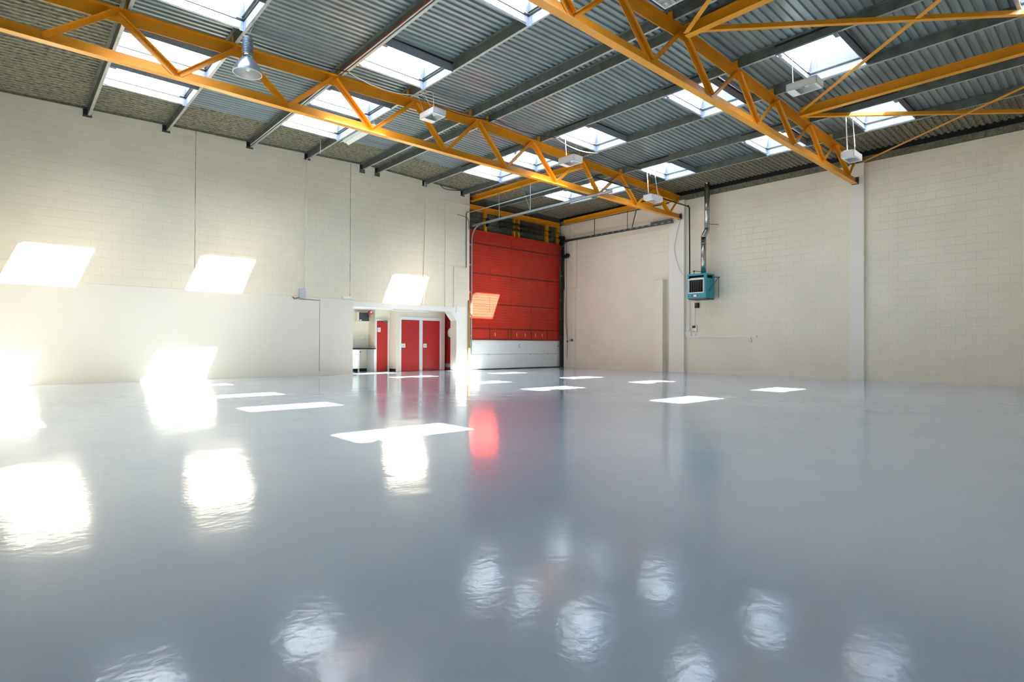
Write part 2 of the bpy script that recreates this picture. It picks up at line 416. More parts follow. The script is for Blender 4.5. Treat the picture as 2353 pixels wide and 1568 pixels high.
for ci, (ia, ib) in enumerate(SCOLS):
    xa, xb = PUR[ia]+.012, PUR[ib]-.012; xm = (xa+xb)/2
    zr = min(roof(xa), roof(xb)); y0 = ROWS[0]-SKL/2; y1 = ROWS[0]+SKL/2; zlow = zr-PD+.025
    lab = lambda rw: f'galvanised rooflight, {ORD[rw]} row from the back wall, {CLAB[ci]}'
    t = thing('rooflight', lab(0), 'rooflight', (xm, ROWS[0], zlow), 'rooflights in the corrugated roof')
    c = MB(); ring(c, (xa, xb, y0, y1), (xa, xb, y0, y1), zlow, zr+.0, .012)
    part('curb', c, 'galv', t)
    # bent closing flange on the far long side and the plates at the two far corners
    part('closing_flange', MB().box(xa+.09, xb-.09, y1-.05, y1, zlow, zlow+.006), 'galv', t)
    part('corner_plate', MB().box(xb-.075, xb-.001, y1-.008, y1-.001, zlow-.02, zr-.02), 'galv', t)
    part('corner_plate', MB().box(xb-.006, xb-.001, y1-.075, y1-.008, zlow-.02, zr-.02), 'galv', t)
    part('corner_block', MB().box(xa, xa+.13, y1-.085, y1-.008, zlow, zlow+.012), 'galv', t)
    part('corner_block', MB().box(xa, xa+.17, y0, y0+.07, zlow, zlow+.02), 'purlin_steel', t)
    g = MB(); ring(g, (xa+.016, xb-.016, y0+.016, y1-.016), (xa+.016, xb-.016, y0+.016, y1-.016), zr-.006, zr+.028, .04)
    part('gasket', g, 'gasket', t)
    s1 = MB(); ia_ = (xa+.010, xb-.010, y0+.012, y1-.012); ib_ = (xa+.014, xb-.014, y0+.04, y1-.04)
    ring(s1, ia_, ib_, zr+.028, zr+.30, .012)
    part('upstand', s1, 'galv_spangle', t)
    g2 = MB(); ring(g2, (xa+.014, xb-.014, y0+.016, y1-.016), (xa+.014, xb-.014, y0+.016, y1-.016), zr+.028, zr+.036, .012)
    part('trim_bead', g2, 'white_gloss', t)
    fr = MB(); ring(fr, ib_, ib_, zr+.30, zr+.335, .05)
    part('frame', fr, 'galv', t)
    part('pane', MB().box(ib_[0]-.03, ib_[1]+.03, ib_[2]-.03, ib_[3]+.03, zr+.325, zr+.333), 'clear_glazing', t)
    # purlin-side flashing strip of the roof around the box (outside)
    sk = MB(); fa, fb_ = xa-.12, xb+.12
    def fz(x): return roof(x)+.040
    for (p, q, yy0, yy1) in ((fa, xa-.013, y0-.12, y1+.12), (xb+.013, fb_, y0-.12, y1+.12), (xa-.013, xb+.013, y0-.12, y0-.013), (xa-.013, xb+.013, y1+.013, y1+.12)):
        sk.quadbox([(p, yy0, fz(p)), (q, yy0, fz(q)), (q, yy1, fz(q)), (p, yy1, fz(p)), (p, yy0, fz(p)+.06), (q, yy0, fz(q)+.06), (q, yy1, fz(q)+.06), (p, yy1, fz(p)+.06)])
    part('flashing', sk, 'galv', t)
    for rw in range(1, len(ROWS)):
        cpy = dup_tree(t, (0, ROWS[rw]-ROWS[0], 0)); cpy['label'] = lab(rw)
    # dark trimmer angle beside every rooflight is part of it: the near cross rail
# ------------------------------------------------------------------ roof trusses
def truss(yc, zb, zw, topn, botn, label, xend):
    t = thing('roof_truss', label, 'truss', (0, yc, zb), 'yellow roof trusses')
    FW = .075
    x0 = XL+.02
    part('bottom_chord', MB().box(x0, xend, yc-FW, yc+FW, zb, zb+.014).box(x0, xend, yc-.007, yc+.007, zb+.014, zb+.185), 'yellow_paint', t)
    tc = MB()
    def zc(x): return zw-.03*abs(x-RIDGE)
    for (a, b_) in ((x0, RIDGE), (RIDGE, xend-.05)):
        for (w, l0, l1) in ((.007, -.055, .165), (FW, .165, .180)):
            tc.quadbox([(a, yc-w, zc(a)+l0), (b_, yc-w, zc(b_)+l0), (b_, yc+w, zc(b_)+l0), (a, yc+w, zc(a)+l0),
                        (a, yc-w, zc(a)+l1), (b_, yc-w, zc(b_)+l1), (b_, yc+w, zc(b_)+l1), (a, yc+w, zc(a)+l1)])
    part('top_chord', tc, 'yellow_paint', t)
    def diag(p, q, w, ylo):
        m = MB(); up = Vector((0, -1, 0))
        m.bar(p, q, -w/2, w/2, ylo, ylo+.009, up); m.bar(p, q, -w/2, -w/2+.009, ylo, ylo+w*.8, up)
        part('diagonal', m, 'yellow_paint', t)
    for i, xb in enumerate(botn):
        lo = (xb, yc, zb+.075)
        nx = [x for x in topn if x > xb]; pv = [x for x in topn if x < xb]
        if pv: diag((pv[-1]+.03, yc, zc(pv[-1])+.07), (xb-.035, yc, lo[2]), .115, .008)
        if nx: diag((xb+.035, yc, lo[2]), (nx[0]-.03, yc, zc(nx[0])+.07), .09, .008)
    # cleats under the purlins
    for xp in PUR:
        zt = zc(xp)+.18
        part('cleat', MB().box(xp-.016, xp-.005, yc-.05, yc+.05, zt, roof(xp)-.03), 'yellow_paint', t)
    part('end_plate', MB().box(xend-.02, xend+.02, yc-.09, yc+.09, zb-.012, zb+.2), 'dark_steel', t)
T1Y, T2Y = 11.775, 5.785
truss(T1Y, 5.864, 6.845, [1.37, 3.35, 5.30, 7.35, 9.30, 11.30, 13.45, 15.40, 17.45, 19.12], [.40, 2.33, 4.30, 6.23, 8.27, 10.30, 12.30, 14.30, 16.36, 18.42],
      'far yellow steel roof truss of triangles, closer to the loading door', XR-.19)
truss(T2Y, 5.965, 6.85, [1.5, 3.5, 5.45, 7.45, 9.45, 11.63, 13.53, 15.52, 17.40, 19.12], [.5, 2.5, 4.45, 6.40, 8.46, 10.55, 12.58, 14.59, 16.49, 18.52],
      'near yellow steel roof truss of triangles, crossing the upper right', XR-.17)

def tee_beam(name, p0, p1, label, h=.17, w=.075):
    m = MB().bar(p0, p1, -w, w, 0, .013).bar(p0, p1, -.006, .006, .013, h).bar(p0, p1, -w*.7, w*.7, h, h+.012)
    return tag(m.build(name, 'yellow_paint'), label, 'beam')
tee_beam('tie_beam', (14.0, 18.05, 6.80), (14.0, T1Y+.09, 6.80), 'yellow steel tie beam from the loading door lintel to the far truss', h=.19)
tee_beam('tie_beam', (14.80, T2Y-.09, 6.767), (14.80, YF+.02, 6.767), 'yellow steel tie beam from the near truss toward the right edge, lower one', h=.20)
tee_beam('tie_beam', (9.50, T2Y-.09, 6.83), (9.50, YF+.02, 6.83), 'yellow steel tie beam from the near truss at the ridge, upper one', h=.20)
tee_beam('eaves_beam', (19.16, 17.75, 6.565), (19.16, T1Y+.1, 6.62), 'yellow steel eaves beam along the right wall beside the loading door', h=.19, w=.06)
def brace(p0, p1, label, flat=False):
    m = MB()
    if flat: m.bar(p0, p1, -.045, .045, 0, .008)
    else: m.bar(p0, p1, -.04, .04, 0, .007).bar(p0, p1, .033, .04, .007, .08)
    tag(m.build('cross_brace', 'yellow_paint'), label, 'brace', 'diagonal roof braces')
brace((14.73, 5.66, 6.85), (9.56, -.08, 6.85), 'flat yellow diagonal brace rising from the lower tie beam to the upper one', True)
brace((9.56, 5.39, 6.835), (14.72, -.3, 6.835), 'yellow angle brace running from the near truss ridge to the right edge')
brace((14.92, 5.60, 6.775), (19.2, .95, 6.69), 'yellow angle brace from the lower tie beam across a rooflight to the right')
brace((19.2, 5.55, 6.585), (15.35, -.25, 6.83), 'flat yellow diagonal brace rising from the wall top pilaster at the right', True)
brace((9.42, 5.66, 6.85), (4.95, -.2, 6.85), 'flat yellow diagonal brace leaving the top of the frame beside the louvred lamp', True)

# ------------------------------------------------------------------ loading door
DY = 18.02; DX0, DX1 = 13.88, 19.24
dr = thing('loading_door', 'tall red sectional loading door with two white bottom panels', 'loading door', ((DX0+DX1)/2, DY, 0))
def ribbed(z0, z1, n, m, y=DY):
    mb = MB(); pts = [(0.03, z0), (0.0, z0+.012)]
    for k in range(n):
        a = z0+(z1-z0)*(k+.5)/n if n else 0
        if n > 1 and k < n-1:
            zz = z0+(z1-z0)*(k+1)/n; pts += [(0.0, zz-.012), (0.010, zz-.004), (0.010, zz+.004), (0.0, zz+.012)]
    pts += [(0.0, z1-.012), (0.03, z1)]
    for (o, z) in pts: mb.v += [Vector((DX0, y+o, z)), Vector((DX1, y+o, z))]
    for i in range(len(pts)-1): mb.f.append([2*i, 2*i+1, 2*i+3, 2*i+2])
    mb.box(DX0, DX1, y+.03, y+.06, z0, z1)
    return mb
def stiff(p, zs, m, w=.05):
    for xs in (14.98, 16.17, 17.37, 18.39): part('stiffener', MB().box(xs-w/2, xs+w/2, DY-.012, DY+.002, zs[0], zs[1]), m, p)
for (z0, z1, n, m) in ((.03, .63, 1, 'door_white'), (.63, 1.225, 1, 'door_white'), (1.26, 1.70, 1, 'red_paint'), (1.70, 2.70, 9, 'red_paint'), (2.73, 3.91, 11, 'red_paint'), (3.95, 5.13, 11, 'red_paint'), (5.17, 5.70, 5, 'red_paint')):
    p = part('door_panel', ribbed(z0, z1, n, m), m, dr, 'white lower door panel' if m == 'door_white' else 'red ribbed door panel')
    if m == 'red_paint' and n >= 5:
        stiff(p, (z0+.02, z0+.28), 'red_paint', .035)
        if n > 6: stiff(p, (z1-.28, z1-.02), 'red_paint', .035)
    if n == 1 and m == 'red_paint':
        stiff(p, (z0+.03, z1-.02), 'dark_red', .05)
        for xs in (15.27, 16.50, 17.0, 17.62, 18.05): part('slot', MB().box(xs-.013, xs+.013, DY-.005, DY+.002, z0+.13, z0+.27), 'white_gloss', p)
        part('top_rail', MB().box(DX0, DX1, DY-.02, DY+.002, z1-.05, z1-.01), 'dark_red', p)
        part('slot', MB().box(15.98, 16.02, DY-.012, DY+.002, z0+.03, z1-.05), 'dark_red', p)
    if m == 'door_white' and z0 < .1:
        for xs in (14.95, 16.15, 17.35, 18.45): part('bolt', MB().tube([(xs, DY-.02, .60), (xs, DY+.01, .60)], .022, 10), 'grey_plastic', p)
        part('bottom_seal', MB().box(DX0, DX1, DY-.005, DY+.05, 0.0, .03), 'black_metal', p)
        part('inner_rail', MB().box(DX0, DX1, DY-.006, DY+.001, .09, .12), 'door_white', p)
for z in (2.705, 3.915, 5.135): part('panel_seam', MB().box(DX0, DX1, DY-.004, DY+.02, z, z+.035), 'dark_red', dr)
part('rail', MB().box(DX0, DX1, DY-.03, DY+.03, 1.22, 1.265), 'dark_red', dr)
for s, xx in ((1, DX0+.03), (-1, DX1-.03)):
    for z in (.9, 1.35, 2.2, 3.1, 4.2, 5.0): part('roller_bracket', MB().box(xx-.05, xx+.05, DY-.05, DY, z, z+.07).tube([(xx, DY-.03, z+.035), (xx-s*.12, DY-.03, z+.035)], .015, 8), 'track_steel', dr)
    part('edge_plate', MB().box(xx-.06, xx+.06, DY-.012, DY, .66, 1.20), 'grey_plastic', dr)
    part('yellow_tag', MB().box(xx-.04, xx+.04, DY-.018, DY-.012, .86, 1.02), 'yellow_tag', dr, 'yellow warning tag')
part('latch', MB().tube([(DX1-.1, DY-.03, .98), (DX1-.2, DY-.05, .99), (DX1-.26, DY-.06, .95)], .012, 8), 'black_metal', dr)
nt_ = thing('notice', 'small printed white notice taped to the white door panel', 'notice', (16.65, DY-.006, .80))
sheet_o = part('sheet', MB().box(16.54, 16.77, DY-.006, DY-.002, .79, 1.115), 'paper', nt_)
for k in range(5): part('print_line', MB().box(16.59, 16.72-.02*(k % 2), DY-.0075, DY-.006, 1.05-.035*k, 1.06-.035*k), 'ink', nt_)

# wall over the door with its yellow framing
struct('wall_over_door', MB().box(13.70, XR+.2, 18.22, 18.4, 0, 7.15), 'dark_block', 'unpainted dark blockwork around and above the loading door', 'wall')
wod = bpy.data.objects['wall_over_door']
part('side_light_stop', MB().box(13.60, 13.748, YG+.39, 18.4, 0, 2.33).box(13.60, 13.748, YG+.221, 18.4, 2.33, 7.2), 'dark_block', wod)  # added closure, out of view, keeps daylight from leaking in beside the door
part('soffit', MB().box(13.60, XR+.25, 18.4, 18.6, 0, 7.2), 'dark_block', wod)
rn = 0
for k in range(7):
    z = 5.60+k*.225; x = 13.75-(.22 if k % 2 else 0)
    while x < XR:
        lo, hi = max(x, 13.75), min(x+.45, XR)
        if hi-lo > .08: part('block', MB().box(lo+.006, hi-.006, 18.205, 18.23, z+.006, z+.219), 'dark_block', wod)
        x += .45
hb = tee_beam('door_header_beam', (13.78, 18.12, 6.49), (19.25, 18.12, 6.49), 'yellow steel header beam across the top of the loading door', h=.2)
for xp, w, side in ((13.86, .05, 'at the left edge of the opening'), (14.79, .06, 'left of the springs'), (16.40, .05, 'left one of the middle pair'), (16.66, .05, 'right one of the middle pair'), (18.43, .08, 'right of the springs'), (19.17, .07, 'in the right corner')):
    m = MB().box(xp-w, xp+w, 18.085, 18.10, 5.55, 6.66).box(xp-w, xp-w+.012, 18.10, 18.20, 5.55, 6.66)
    tag(m.build('header_post', 'yellow_paint'), 'short yellow steel post above the loading door, '+side, 'post', 'posts above the loading door')
for nm, z, lab in (('torsion_spring', 6.19, 'upper pair of black torsion springs on their shaft above the door'), ('torsion_spring', 5.97, 'lower pair of black torsion springs on their shaft above the door')):
    t = thing(nm, lab, 'door spring', (16.7, 17.97, z-.06), 'door springs')
    part('shaft', MB().tube([(13.95, 17.97, z), (19.2, 17.97, z)], .014, 8), 'black_metal', t)
    for (a, b_) in ((15.46, 16.58), (16.82, 17.90)):
        n = 42; pts = []; rad = []
        for k in range(n+1):
            pts.append((a+(b_-a)*k/n, 17.97, z)); rad.append(.062 if k % 2 else .052)
        part('coil', MB().tube(pts, rad, 12), 'black_metal', t, smooth=False)
    part('centre_bearing', MB().box(16.66, 16.74, 17.93, 18.06, z-.06, z+.06), 'black_metal', t)
    for xs in (14.8, 18.5): part('bearing', MB().box(xs-.03, xs+.03, 17.93, 18.06, z-.07, z+.05), 'black_metal', t)
cd = thing('cable_drum', 'black cable drum and chain wheel in the corner beside the loading door', 'pulley', (19.2, 17.85, 5.80))
part('drum', MB().tube([(19.08, 17.93, 5.98), (19.22, 17.93, 5.98)], .085, 20), 'black_metal', cd)
part('wheel', MB().tube([(19.10, 17.88, 5.74), (19.14, 17.88, 5.74)], .125, 24).tube([(19.06, 17.88, 5.74), (19.26, 17.88, 5.74)], .045, 12), 'black_metal', cd)
part('bracket', MB().box(19.22, 19.30, 17.84, 18.05, 5.62, 6.06), 'black_metal', cd)
ch = thing('chain_hoist', 'black chain hoist gearbox with hanging pull cords beside the door', 'hoist', (19.2, 17.75, 5.0))
part('gearbox', MB().box(19.08, 19.28, 17.55, 17.80, 5.02, 5.17).tube([(19.10, 17.52, 5.13), (19.24, 17.52, 5.13)], .085, 16), 'black_metal', ch, bevel=.01)
part('cord', MB().tube([(19.15, 17.73, 5.7), (19.15, 17.73, 5.0), (19.15, 17.62, 2.2), (19.15, 17.50, 1.2)], .010, 6), 'dark_steel', ch)
part('cord', MB().tube([(19.15, 17.58, 5.7), (19.15, 17.58, 5.0), (19.15, 17.55, 2.2), (19.15, 17.50, 1.2)], .010, 6), 'dark_steel', ch)
part('cord_weight', MB().lathe([(0, 1.14), (.035, 1.16), (.035, 1.22), (0, 1.24)], 19.15, 17.50, 10), 'black_metal', ch)
part('cord_tail', MB().tube([(19.15, 17.50, 1.14), (19.15, 17.50, .42)], .010, 6), 'dark_steel', ch)
# posts flanking the opening
tag(MB().box(19.23, 19.33, 17.84, 17.99, 0, 3.15).box(19.27, 19.37, 17.90, 18.03, 3.15, 5.6).build('door_jamb', 'dark_post'), 'dark weathered jamb post at the right of the loading door', 'post')
tag(MB().box(13.665, 13.735, 17.735, 17.805, 0, 2.78).build('door_guard_post', 'mustard'), 'thin mustard yellow guard post at the left of the loading door', 'post')
# tracks
def track(xt, yb, label, m, end, hang):
    t = thing('door_track', label, 'door track', (xt, yb, 0), 'loading door tracks')
    pts = [(xt, yb, .02), (xt, yb, 5.25)]
    for k in range(1, 7):
        a = k/6*math.pi/2; pts.append((xt, yb-.5*(1-math.cos(a)), 5.25+.5*math.sin(a)))
    m1 = MB()
    for a, b_ in zip(pts[:-1], pts[1:]): m1.bar(a, b_, -.03, .03, -.005, .005, up=(0, 1, .01))
    part('vertical_rail', m1, m, t)
    p0 = (xt, yb+.02, 5.80); p1 = (xt, end, 5.80)
    part('horizontal_rail', MB().bar(p0, p1, -.005, .005, -.045, .045).bar(p0, p1, -.035, .005, .035, .045).bar(p0, p1, -.035, .005, -.045, -.035), m, t)
    for (y, zt, w) in hang: part('hanger', MB().box(xt-.004, xt+.004, y-w, y+w, 5.83, zt), m, t)
    return t
tl = track(13.95, 17.93, 'pale galvanised horizontal door track on the left with hangers', 'track_steel', 10.9, [(16.26, 6.80, .02), (14.55, 6.80, .02)])
part('diagonal_hanger', MB().bar((13.95, 14.55, 5.83), (13.95, 15.0, 6.80), -.004, .004, -.02, .02, up=(1, 0, 0)), 'track_steel', tl)
tr = track(19.12, 17.92, 'dark slotted door track on the right wall with hangers', 'dark_steel', 12.0, [(15.9, 6.56, .018), (14.15, 6.58, .014)])
part('diagonal_hanger', MB().bar((19.12, 13.92, 5.86), (19.12, 13.72, 6.52), -.004, .004, -.022, .022, up=(1, 0, 0)), 'black_metal', tr)
part('splice_channel', MB().box(19.08, 19.13, 12.05, 13.0, 5.84, 5.92), 'dark_steel', tr)
for k in range(14): part('slot', MB().box(19.075, 19.079, 12.1+k*.3, 12.22+k*.3, 5.785, 5.815), 'track_steel', tr)

# ------------------------------------------------------------------ alcove with doors and kitchenette
struct('wall_alcove_left', MB().box(8.3, 8.5, YG+.2, 20.2, 0, 2.5), 'alcove_cream', 'cream side wall inside the alcove', 'wall')
struct('wall_alcove_kitchen', MB().box(8.3, 10.62, 19.80, 20.0, 0, 2.5).box(10.42, 10.62, 19.452, 19.8, 0, 2.5), 'alcove_cream', 'cream alcove wall behind the kitchenette', 'wall')
struct('wall_alcove_middle', MB().box(10.42, 11.05, 19.30, 19.45, 1.97, 2.5).box(10.42, 10.46, 19.30, 19.45, 0, 1.97).box(10.97, 11.05, 19.30, 19.45, 0, 1.97).box(11.051, 11.2, 18.952, 19.45, 0, 2.5), 'alcove_cream', 'cream alcove wall around the narrow red door', 'wall')
struct('wall_alcove_doors', MB().box(11.05, 13.27, 18.80, 18.95, 2.09, 2.5).box(11.05, 11.20, 18.80, 18.95, 0, 2.09).box(13.06, 13.27, 18.80, 18.95, 0, 2.09), 'alcove_cream', 'cream alcove wall around the pair of red doors', 'wall')
struct('wall_alcove_right', MB().box(13.46, 13.6, 18.2, 19.6, 0, 2.5).box(13.2, 13.6, 19.5, 19.7, 0, 2.5), 'gap_shade', 'side wall behind the pillar, painted dark as shade', 'wall')  # near-black colour puts the shade of the passage into this wall
struct('wall_light_stop', MB().box(8.3, 13.75, 20.2, 20.4, 0, 2.5).box(13.62, 13.75, 18.42, 20.2, 0, 2.5), 'dark_block', 'added unseen wall behind the alcove doors that blocks daylight', 'wall')  # added out of view so no outside light leaks round the doors
struct('ceiling_alcove', MB().box(8.3, 13.75, YG+.2, 20.4, 2.33, 2.5), 'white_wall', 'low white ceiling of the alcove', 'ceiling')
# the pair of doors
fm = MB().box(11.16, 11.24, 18.765, 18.797, 0, 1.963).box(12.05, 12.19, 18.765, 18.797, 0, 1.963).box(13.01, 13.08, 18.765, 18.797, 0, 1.963).box(11.16, 13.08, 18.762, 18.797, 1.965, 2.085)
struct('trim_4', fm, 'white_gloss', 'white timber frame around the pair of red doors', 'door frame')
def red_door(name, x0, x1, y, h, label, plate):
    t = thing(name, label, 'door', ((x0+x1)/2, y, 0)); t['kind'] = 'structure'
    part('leaf', MB().box(x0, x1, y, y+.045, .01, h), 'red_door_paint', t, bevel=.004)
    pl = part('lock_plate', MB().box(plate[0], plate[1], y-.012, y, plate[2], plate[3]), 'white_plastic', t)
    part('key_hole', MB().box(plate[0]+.05, plate[1]-.05, y-.015, y-.012, plate[2]+.04, plate[3]-.05), 'grey_plastic', pl)
    return t
red_door('door_1', 11.245, 12.045, 18.79, 1.96, 'red flush door, left one of the pair in the alcove', (11.26, 11.42, .90, 1.055))
red_door('door_2', 12.195, 13.005, 18.79, 1.96, 'red flush door, right one of the pair in the alcove', (12.23, 12.39, .90, 1.055))
d3 = thing('door_3', 'narrow red door with a closer and a small sign in the alcove', 'door', (10.71, 19.29, 0)); d3['kind'] = 'structure'
part('leaf', MB().box(10.478, 10.945, 19.29, 19.33, .01, 1.91), 'red_door_paint', d3, bevel=.004)
sg = part('sign_plate', MB().box(10.516, 10.645, 19.282, 19.29, 1.49, 1.655), 'white_plastic', d3)
part('sign_symbol', MB().box(10.553, 10.61, 19.279, 19.282, 1.53, 1.625), 'grey_plastic', sg)
clz = part('closer', MB().box(10.70, 10.92, 19.23, 19.29, 1.855, 1.915), 'chrome', d3)
part('arm', MB().bar((10.88, 19.22, 1.925), (10.72, 19.20, 1.905), -.01, .01, 0, .008).bar((10.72, 19.20, 1.915), (10.93, 19.25, 1.94), -.01, .01, 0, .008), 'dark_steel', clz)
struct('trim_5', MB().box(10.44, 10.475, 19.26, 19.297, 0, 1.918).box(10.948, 11.0, 19.26, 19.297, 0, 1.918).box(10.44, 11.0, 19.258, 19.297, 1.92, 1.965), 'white_gloss', 'white frame around the narrow red door', 'door frame')
d4 = thing('door_4', 'red door with round window half hidden behind the white pillar', 'door', (13.45, 18.65, 0)); d4['kind'] = 'structure'
part('leaf', MB().box(13.41, 13.455, 18.23, 19.03, .01, 2.28), 'red_door_paint', d4)
part('round_window', MB().tube([(13.40, 18.60, 1.50), (13.412, 18.60, 1.50)], .19, 28), 'white_gloss', d4)
part('pull_handle', MB().tube([(13.38, 18.97, 1.04), (13.37, 18.97, 1.06), (13.37, 18.97, 1.32), (13.38, 18.97, 1.34)], .014, 8), 'chrome', d4)
part('lock_plate', MB().box(13.40, 13.412, 18.66, 18.76, 1.20, 1.31), 'chrome', d4)
part('kick_plate', MB().box(13.404, 13.412, 18.24, 18.98, .10, .26), 'grey_plastic', d4)
struct('baseboard_alcove', MB().box(9.72, 10.42, 19.785, 19.80, 0, .10).box(11.03, 11.05, 18.85, 19.28, 0, .09), 'black_metal', 'black skirting inside the alcove', 'skirting')
# kitchenette
cb = thing('kitchen_cabinet', 'white base cabinet at the left edge of the kitchenette', 'cabinet', (9.35, 19.4, 0))
part('body', MB().box(8.9, 9.705, 19.22, 19.79, .12, .83), 'white_gloss', cb)
cdr = part('drawer', MB().box(8.91, 9.695, 19.20, 19.22, .65, .82), 'white_gloss', cb)
part('grip', MB().box(8.91, 9.695, 19.195, 19.21, .625, .645), 'grey_plastic', cdr)
part('door', MB().box(8.91, 9.695, 19.20, 19.22, .14, .62), 'white_gloss', cb)
part('plinth', MB().box(8.92, 9.69, 19.26, 19.7, 0, .12), 'gap_shade', cb)
part('end_panel', MB().box(9.705, 9.73, 19.19, 19.79, 0, .83), 'white_gloss', cb)
wt = thing('worktop', 'thin black worktop over the open space of the kitchenette', 'worktop', (9.9, 19.5, .84))
part('slab', MB().box(8.9, 10.405, 19.18, 19.79, .835, .87), 'worktop', wt, bevel=.003)
part('support_panel', MB().box(10.34, 10.40, 19.20, 19.78, 0, .835), 'white_gloss', wt)
part('waste_trap', MB().tube([(9.95, 19.7, .835), (9.95, 19.7, .72), (10.03, 19.7, .72), (10.03, 19.7, .76)], .02, 8), 'chrome', wt)
tag(MB().box(8.9, 10.41, 19.786, 19.80, .88, 1.18).build('splashback', 'white_gloss'), 'pale grey splashback panel behind the black worktop', 'splashback')
ws = thing('wall_socket', 'double white wall socket above the kitchenette splashback', 'socket', (10.16, 19.79, 1.21))
part('plate', MB().box(10.07, 10.25, 19.785, 19.80, 1.215, 1.325), 'white_plastic', ws)
part('switch', MB().box(10.10, 10.12, 19.78, 19.785, 1.28, 1.30).box(10.20, 10.22, 19.78, 19.785, 1.28, 1.30), 'white_gloss', ws)
ws = thing('wall_switch', 'single white switch beside the double socket in the kitchenette', 'switch', (10.34, 19.79, 1.21))
part('plate', MB().box(10.285, 10.395, 19.785, 19.80, 1.215, 1.325), 'white_plastic', ws)
part('rocker', MB().box(10.325, 10.355, 19.78, 19.785, 1.25, 1.29), 'white_gloss', ws)
fb = thing('fuse_box', 'dark grey fuse box high on the kitchenette wall', 'fuse box', (10.13, 19.7, 1.89))
part('case', MB().box(9.86, 10.33, 19.62, 19.80, 1.88, 2.24), 'alcove_cream', fb)
fd = part('door', MB().box(9.93, 10.33, 19.60, 19.62, 1.90, 2.22), 'slate', fb)
part('frame', MB().box(9.92, 10.335, 19.605, 19.621, 2.22, 2.235), 'white_plastic', fd)
part('label_plate', MB().box(9.94, 10.03, 19.596, 19.60, 1.91, 1.95), 'white_plastic', fd)
sr = thing('alarm_sounder', 'round red fire alarm sounder on the alcove wall', 'alarm', (10.35, 19.3, 2.15))
part('case', MB().tube([(10.27, 19.45, 2.22), (10.27, 19.33, 2.22)], .075, 20), 'siren_red', sr, smooth=True)
part('lens', MB().tube([(10.275, 19.33, 2.225), (10.275, 19.315, 2.225)], .04, 16), 'reflector', sr)
part('cable', MB().tube([(10.24, 19.36, 2.15), (10.25, 19.35, 2.06), (10.22, 19.37, 2.03)], .006, 6), 'ink', sr)
bl = thing('batten_light', 'white fluorescent batten light under the alcove ceiling', 'light', (11.2, 18.1, 2.26))
part('body', MB().box(10.45, 12.0, 18.06, 18.16, 2.285, 2.33), 'white_plastic', bl)
part('diffuser', MB().box(10.46, 11.99, 18.065, 18.155, 2.245, 2.285), 'white_gloss', bl, bevel=.012)

# ------------------------------------------------------------------ conduits and boxes on the back wall
def curve_pts(pts, n=6):
    P = [Vector(p) for p in pts]; out = []
    for i in range(len(P)-1):
        a, b_, c_, e = P[max(i-1, 0)], P[i], P[i+1], P[min(i+2, len(P)-1)]
        for k in range(n):
            t = k/n; out.append(.5*((2*b_)+(c_-a)*t+(2*a-5*b_+4*c_-e)*t*t+(3*b_-a-3*c_+e)*t**3))
    return out+[P[-1]]
def pipe(name, pts, rad, m, label, cat, clips=None):
    t = thing(name, label, cat, pts[0])
    if cat == 'cable': pts = curve_pts(pts)
    part('pipe', MB().tube(pts, rad, 8), m, t, smooth=True)
    if clips:
        c = MB()
        for p in clips: part('clip', MB().box(p[0]-.035, p[0]+.035, p[1]-.02, p[1]+.02, p[2]-.02, p[2]+.02), m, t)
    return t
yw = YG-.034
pipe('conduit', [(7.18, YG-.05, 6.96), (7.165, yw, 6.90), (7.16, yw, 6.80), (7.12, yw, 2.76)], .015, 'cream_smooth', 'thin cream conduit running down the back wall to the grey junction box', 'conduit', [(7.15, yw, 5.9), (7.14, yw, 4.8), (7.13, yw, 3.0)])
pipe('conduit', [(11.60, YG-.05, 7.05), (11.62, yw, 6.95), (11.66, yw, 6.2), (11.62, yw, 4.6), (11.60, yw, 3.4), (11.64, yw, 2.9), (11.58, yw, 2.48)], .018, 'cream_smooth', 'cream hanging cable down the back wall through the third sun patch', 'cable')
pipe('conduit', [(13.72, yw, 6.545), (12.55, yw, 6.57), (12.55, yw, 6.5), (12.56, yw, 2.48)], .013, 'cream_smooth', 'thin cream conduit turning down the back wall left of the loading door', 'conduit', [(12.55, yw, 6.57)])
pipe('conduit', [(13.57, yw, 4.06), (12.98, yw, 4.02), (12.98, yw, 2.48)], .020, 'cream_smooth', 'short cream conduit dropping to the alcove pillar', 'conduit')
jb = thing('junction_box', 'grey square junction box on the ledge of the back wall', 'junction box', (7.04, YG-.05, 2.50))
part('case', MB().box(6.945, 7.145, YG-.10, YG, 2.50, 2.755), 'grey_plastic', jb, bevel=.01)
part('tail', MB().tube([(6.95, yw, 2.50), (6.87, yw, 2.47), (6.80, yw, 2.455), (6.74, yw, 2.50)], .012, 6), 'black_metal', jb)
jb = thing('trunking_box', 'white trunking box at the end of the ledge left of the alcove', 'junction box', (8.53, YG-.05, 2.55))
part('case', MB().box(8.40, 8.67, YG-.08, YG, 2.54, 2.63), 'white_wall', jb, bevel=.006)
part('duct', MB().tube([(8.46, yw-.02, 2.54), (8.47, yw-.02, 2.50), (8.52, yw-.02, 2.48), (8.80, yw-.02, 2.475)], .018, 8), 'white_wall', jb)
pipe('ledge_cable', [(6.95, YG-.035, 2.455), (7.3, YG-.035, 2.445), (7.61, YG-.035, 2.44)], .008, 'sealant', 'thin dark cable lying on the ledge beside the grey junction box', 'cable')
pipe('roof_cable', [(12.30, YG-.03, 7.10), (12.45, YG-.03, 7.01), (12.65, YG-.03, 6.985), (13.0, YG-.03, 7.02), (13.3, YG-.03, 7.07)], .012, 'black_metal', 'short black cable looping under the roof edge on the back wall', 'cable')

